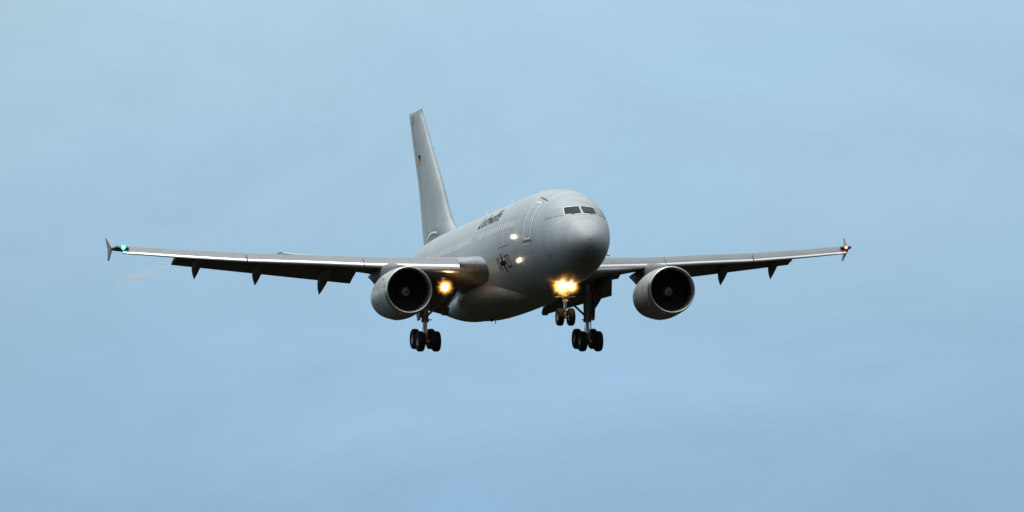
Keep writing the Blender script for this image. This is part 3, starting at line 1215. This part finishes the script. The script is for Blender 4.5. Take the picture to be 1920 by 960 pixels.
for side in (-1, 1):
    bm = bmesh.new()      # rudder gap
    pr = None
    for k in range(30):
        z = 3.2 + 7.4 * k / 29
        le, te = interp(FIN, z)
        s = le + (te - le) * .70
        a, b = bm.verts.new(fin_pt(s, z, side)), bm.verts.new(fin_pt(s + .045, z, side))
        if pr:
            bm.faces.new((pr[0], pr[1], b, a))
        pr = (a, b)
    link('rudder_gap', bm, M['seal'], FN, smooth=False)
    bm = bmesh.new()      # three-band flag
    S0, S1, Z1, H = 42.5, 43.2, 8.36, .19
    for i, mt in enumerate((0, 1, 2)):
        za, zb = Z1 - H * i, Z1 - H * (i + 1)
        bm.faces.new([bm.verts.new(fin_pt(s, z, side, .014)) for s, z in ((S0, za), (S1, za), (S1, zb), (S0, zb))]).material_index = mt
    link('flag_marking', bm, [M['black'], M['red'], M['gold']], FN, smooth=False)
    bmt = text_mesh('23')
    fit(bmt, .55, .42)
    slices(bmt, .42)
    for v in bmt.verts:
        s = (44.9 - v.co.x) if side < 0 else (44.35 + v.co.x)
        v.co = fin_pt(s, 10.4 + v.co.y, side, .014)
    link('serial_number', bmt, M['dkgrey'], FN, smooth=False)
    # white-edged fillet at the fin foot
    bm = bmesh.new()
    pr = None
    for k in range(25):
        t = k / 24
        s = 37.4 + 3.8 * t
        z = 3.22 + .16 * math.sin(math.pi * t) - .08 * t
        a, b = bm.verts.new(fin_pt(s, z, side, .03)), bm.verts.new(fin_pt(s, z + .10, side, .016))
        if pr:
            bm.faces.new((pr[0], pr[1], b, a))
        pr = (a, b)
    link('fin_fillet', bm, M['white'], FN, smooth=False)

# auxiliary exhaust at the tail cone
bm = bmesh.new()
lathe(bm, [(46.3, .36), (46.62, .30), (46.6, .24), (46.3, .2)], (0, 0, 1.58), 'y', 28)
link('tail_exhaust', bm, M['exh'], FU)

# ------------------------------------------------------------------ landing gear
def wheel_bm(r, w, c):
    bm = bmesh.new()
    c = Vector(c)
    prof = [(-w * .34, .42 * r), (-w * .46, .55 * r), (-w * .50, .72 * r), (-w * .47, .86 * r), (-w * .36, .955 * r), (-w * .2, .99 * r), (0, r),
            (w * .2, .99 * r), (w * .36, .955 * r), (w * .47, .86 * r), (w * .50, .72 * r), (w * .46, .55 * r), (w * .34, .42 * r)]
    lathe(bm, prof, c, 'x', 48, 0)
    # tread grooves
    for g in (-.22, 0, .22):
        lathe(bm, [(w * g - .008, r * 1.001), (w * g + .008, r * 1.001)], c, 'x', 48, 2)
    for sg in (-1, 1):
        lathe(bm, [(sg * w * .34, .43 * r), (sg * w * .40, .40 * r), (sg * w * .30, .36 * r), (sg * w * .22, .2 * r), (sg * w * .34, .15 * r), (sg * w * .34, .01)], c, 'x', 32, 1)
    return bm

def add_wheel(parent, r, w, c):
    return link('wheel', wheel_bm(r, w, c), [M['tyre'], M['rim'], M['dark']], parent)

# nose gear
NS, NZ = 6.7, -4.56
bm = bmesh.new()
tube(bm, (0, NS + .05, -2.5), (0, NS, -3.55), .125, .12, 20)
tube(bm, (0, NS, -3.55), (0, NS, -3.75), .15, .14, 20)
tube(bm, (0, NS, -3.75), (0, NS, -4.30), .085, .08, 20, 1)
tube(bm, (0, NS, -4.28), (0, NS, -4.66), .10, .09, 16)
tube(bm, (-.30, NS, NZ), (.30, NS, NZ), .055, None, 12)
tube(bm, (0, NS + .12, -3.7), (0, NS + .38, -4.05), .03, None, 8)
tube(bm, (0, NS + .38, -4.05), (0, NS + .08, -4.4), .03, None, 8)
tube(bm, (0, NS + .1, -3.4), (0, NS + 1.6, -2.6), .07, None, 12)
NG = link('nose_gear', bm, [M['strut'], M['chrome']], AIR, angle=40)
bm = bmesh.new()
tube(bm, (-.62, NS - .1, -3.42), (.62, NS - .1, -3.42), .03, None, 10)
tube(bm, (-.30, NS - .06, -3.30), (.30, NS - .06, -3.30), .05, None, 10)
box(bm, (0, NS - .1, -3.36), (.30, .2, .26), bev=.03)
link('light_bar', bm, M['strut'], NG)
bm = bmesh.new()
for sg in (-1, 1):
    tube(bm, (sg * .17, NS - .12, -3.05), (sg * .17, NS - .12, -3.5), .05, None, 10)
    box(bm, (sg * .12, NS - .12, -3.66), (.08, .1, .12), bev=.02)
link('steering_actuator', bm, M['strut'], NG)
for sg in (-1, 1):
    add_wheel(NG, .51, .37, (sg * .325, NS, NZ))
LIGHTS = [(-.36, 6.05, -2.84), (-.10, 6.1, -2.72), (.24, 6.1, -2.90)]
for i, p in enumerate(LIGHTS):
    bm = bmesh.new()
    lamp_cone(NG, p, .13, (-.06, -1, -.06), M['lamp'], power=3, halo=((.92, .74, .70)[i], 4.2, (1, .43, .09), (90, 70, 60)[i]), name='landing_light')
    bm = bmesh.new()
    tube(bm, (p[0], p[1] + .1, p[2]), (p[0] * .3, NS, p[2] - .05), .03)
    link('lamp_bracket', bm, M['strut'], NG)

# main gear
for side in (-1, 1):
    X, S_, Z_ = side * 4.80, 21.9, -4.49
    which = 'starboard' if side < 0 else 'port'
    bm = bmesh.new()
    tube(bm, (X, S_ - .05, -1.3), (X, S_, -3.30), .21, .20, 24)
    tube(bm, (X, S_, -3.25), (X, S_, -3.45), .22, .22, 24)
    tube(bm, (X, S_, -3.45), (X, S_, -4.2), .125, .125, 20, 1)
    tube(bm, (X, S_, -4.1), (X, S_, -4.62), .16, .13, 16)
    MG = link('main_gear', bm, [M['strut'], M['chrome']], AIR, angle=40, label='%s main landing gear' % which)
    bm = bmesh.new()
    ax = math.sin(R(11)) * .7
    ay = math.cos(R(11)) * .7
    fr, rr_ = Vector((X, S_ - ay, Z_ - ax)), Vector((X, S_ + ay, Z_ + ax))
    tube(bm, fr, rr_, .12, .12, 16)
    for c in (fr, rr_):
        tube(bm, c - Vector((.5, 0, 0)), c + Vector((.5, 0, 0)), .07, None, 12)
    link('bogie_beam', bm, M['strut'], MG)
    bm = bmesh.new()
    for c in (fr, rr_):
        for sg in (-1, 1):
            lathe(bm, [(sg * .10, .05), (sg * .11, .20), (sg * .26, .20), (sg * .27, .05)], c, 'x', 20)
    link('brake_pack', bm, M['dark'], MG)
    for c in (fr, rr_):
        for sg in (-1, 1):
            add_wheel(MG, .595, .43, c + Vector((sg * .465, 0, 0)))
    bm = bmesh.new()     # side brace, folding inboard
    ib = X - side * 1.5
    tube(bm, (X - side * .10, S_ - .05, -3.10), (X - side * .95, S_ - .02, -2.30), .065, None, 12)
    tube(bm, (X - side * .95, S_ - .02, -2.30), (ib, S_, -1.65), .075, None, 12)
    tube(bm, (X - side * .95, S_ + .1, -2.30), (X - side * .2, S_ + .1, -1.75), .04, None, 10)
    link('side_brace', bm, M['strut'], MG)
    bm = bmesh.new()     # torque links and retraction jack
    tube(bm, (X, S_ + .15, -3.35), (X, S_ + .55, -3.8), .05, None, 10)
    tube(bm, (X, S_ + .55, -3.8), (X, S_ + .14, -4.2), .05, None, 10)
    tube(bm, (X + side * .26, S_ - .1, -1.4), (X + side * .24, S_ - .08, -3.2), .09, None, 12)
    tube(bm, (X - side * .2, S_ - .28, -1.5), (X - side * .12, S_ - .2, -3.2), .035, None, 8)
    tube(bm, (X - side * .34, S_ - .2, -3.33), (X + side * .2, S_ - .2, -3.33), .035, None, 8)
    tube(bm, (X + side * .2, S_ - .1, -3.1), (X + side * .1, S_ - .45, -4.3), .03, None, 8)
    link('gear_linkage', bm, M['strut'], MG)
    bm = bmesh.new()     # leg door
    pr = [(S_ - .35, -1.55), (S_ + .55, -1.55), (S_ + .55, -2.9), (S_ + .3, -3.34), (S_ - .25, -3.34), (S_ - .42, -2.8)]
    loft(bm, [[Vector((X + side * .33, y, z)) for y, z in pr], [Vector((X + side * .40, y, z)) for y, z in pr]])
    for z in (-1.9, -2.5, -3.1):
        tube(bm, (X + side * .1, S_, z), (X + side * .41, S_, z), .035, None, 8)
    link('gear_door', bm, M['under'], MG, smooth=False)
    # retractable landing light beneath the wing root
    if side > 0:
        continue
    lamp_cone(MG, (side * 4.62, 17.5, -1.83), .17, (.06, -1, -.05), M['lamp'], power=.4, halo=(.76, 4.2, (1, .42, .09), 60), name='landing_light')
    bm = bmesh.new()
    tube(bm, (side * 4.62, 17.62, -1.78), (side * 4.62, 17.8, -1.25), .045)
    box(bm, (side * 4.62, 17.7, -1.3), (.30, .30, .05), bev=.01)
    link('lamp_bracket', bm, M['strut'], MG)
for side in (-1, 1):
    # wing scan lights on the fuselage side
    if side > 0:
        continue
    for (s, a) in ((7.75, .10 / 2.82), (7.62, -1.24 / 2.82)):
        p = fpt(s, a, side, .01)
        lamp_cone(FU, p, .10, fpt(s, a, side, 1) - p + Vector((0, -.8, 0)), M['lampw'], power=0, halo=(.38, 4.2, (1, .76, .36), 34), name='side_light')

# ------------------------------------------------------------------ place the aircraft
YAW, PITCH, ROLL = math.asin(7.2 / 32.44), math.asin(3.1 / 32.44), R(0.0)
Rv = Matrix.Rotation(YAW, 4, 'Z') @ Matrix.Rotation(-PITCH, 4, 'X') @ Matrix.Rotation(ROLL, 4, 'Y')
ref = Vector(((946 - 960) / 32.44, D, (480 - 493) / 32.44))
Cw = Matrix.Translation(cam.location) @ Matrix.Rotation(ELEV, 4, 'X')
AIR.matrix_world = Cw @ Matrix.Translation(ref) @ Rv @ Matrix.Translation((0, -22, 0))

# ------------------------------------------------------------------ ground far below (outside the frame)
bm = bmesh.new()
n = 96
for r0, r1 in ((0, 300), (300, 2000), (2000, 24000)):
    for i in range(n):
        a, b = 2 * math.pi * i / n, 2 * math.pi * (i + 1) / n
        q = [(r0 * math.cos(a), r0 * math.sin(a), 0), (r1 * math.cos(a), r1 * math.sin(a), 0), (r1 * math.cos(b), r1 * math.sin(b), 0), (r0 * math.cos(b), r0 * math.sin(b), 0)]
        if r0 == 0:
            q = q[:3]
        bm.faces.new([bm.verts.new(p) for p in q])
bmesh.ops.remove_doubles(bm, verts=bm.verts, dist=.01)
g = painted('field_grass', (.013, .012, .008), .95, .4, scale=(.02, .02, .02), spec=0.0)
me = bpy.data.meshes.new('ground'); bm.to_mesh(me); bm.free(); me.materials.append(g)
go = bpy.data.objects.new('ground', me); COL.objects.link(go)
go['kind'] = 'structure'

# ------------------------------------------------------------------ vapour shed by the starboard flap end
bm = bmesh.new()
VL = 16.0
path_tube(bm, [(0, VL * i / 14, 0) for i in range(15)], [.10 + .42 * i / 14 for i in range(15)], 20)
m = bpy.data.materials.new('thin_vapour')
m.use_nodes = True
t = m.node_tree
t.nodes.clear()
o = nn(t, 'ShaderNodeOutputMaterial')
pv = nn(t, 'ShaderNodeVolumePrincipled')
pv.inputs['Color'].default_value = (.92, .98, 1, 1)
pv.inputs['Anisotropy'].default_value = 0.0
c = nn(t, 'ShaderNodeTexCoord')
sx = nn(t, 'ShaderNodeSeparateXYZ')
t.links.new(c.outputs['Object'], sx.inputs[0])
def mth(op, a_, b_=None, clamp=False):
    n_ = nn(t, 'ShaderNodeMath', operation=op, use_clamp=clamp)
    for i_, v_ in enumerate((a_, b_)):
        if v_ is None:
            continue
        if isinstance(v_, (int, float)):
            n_.inputs[i_].default_value = v_
        else:
            t.links.new(v_, n_.inputs[i_])
    return n_.outputs[0]
r2 = mth('SQRT', mth('ADD', mth('MULTIPLY', sx.outputs['X'], sx.outputs['X']), mth('MULTIPLY', sx.outputs['Z'], sx.outputs['Z'])))
R_ = mth('ADD', mth('MULTIPLY', sx.outputs['Y'], .42 / VL), .10)
edge = mth('POWER', mth('SUBTRACT', 1.0, mth('DIVIDE', r2, R_), True), 1.2)
fade = mth('POWER', mth('SUBTRACT', 1.0, mth('DIVIDE', sx.outputs['Y'], VL), True), 1.1)
no = nn(t, 'ShaderNodeTexNoise')
no.inputs['Scale'].default_value = .9
no.inputs['Detail'].default_value = 2
t.links.new(c.outputs['Object'], no.inputs['Vector'])
dens = mth('MULTIPLY', mth('MULTIPLY', mth('MULTIPLY', edge, fade), mth('ADD', no.outputs['Fac'], .35)), 1.9)
t.links.new(dens, pv.inputs['Density'])
t.links.new(pv.outputs[0], o.inputs['Volume'])
vt = link('vapour_trail', bm, m, None)
vt.matrix_world = AIR.matrix_world @ Matrix.Translation((-18.45, 28.3, .42)) @ Matrix.Rotation(R(1.5), 4, 'X')
vt['kind'] = 'stuff'
vt['label'] = 'faint white vapour streak trailing from the outer end of the starboard wing flap'
vt['category'] = 'vapour trail'
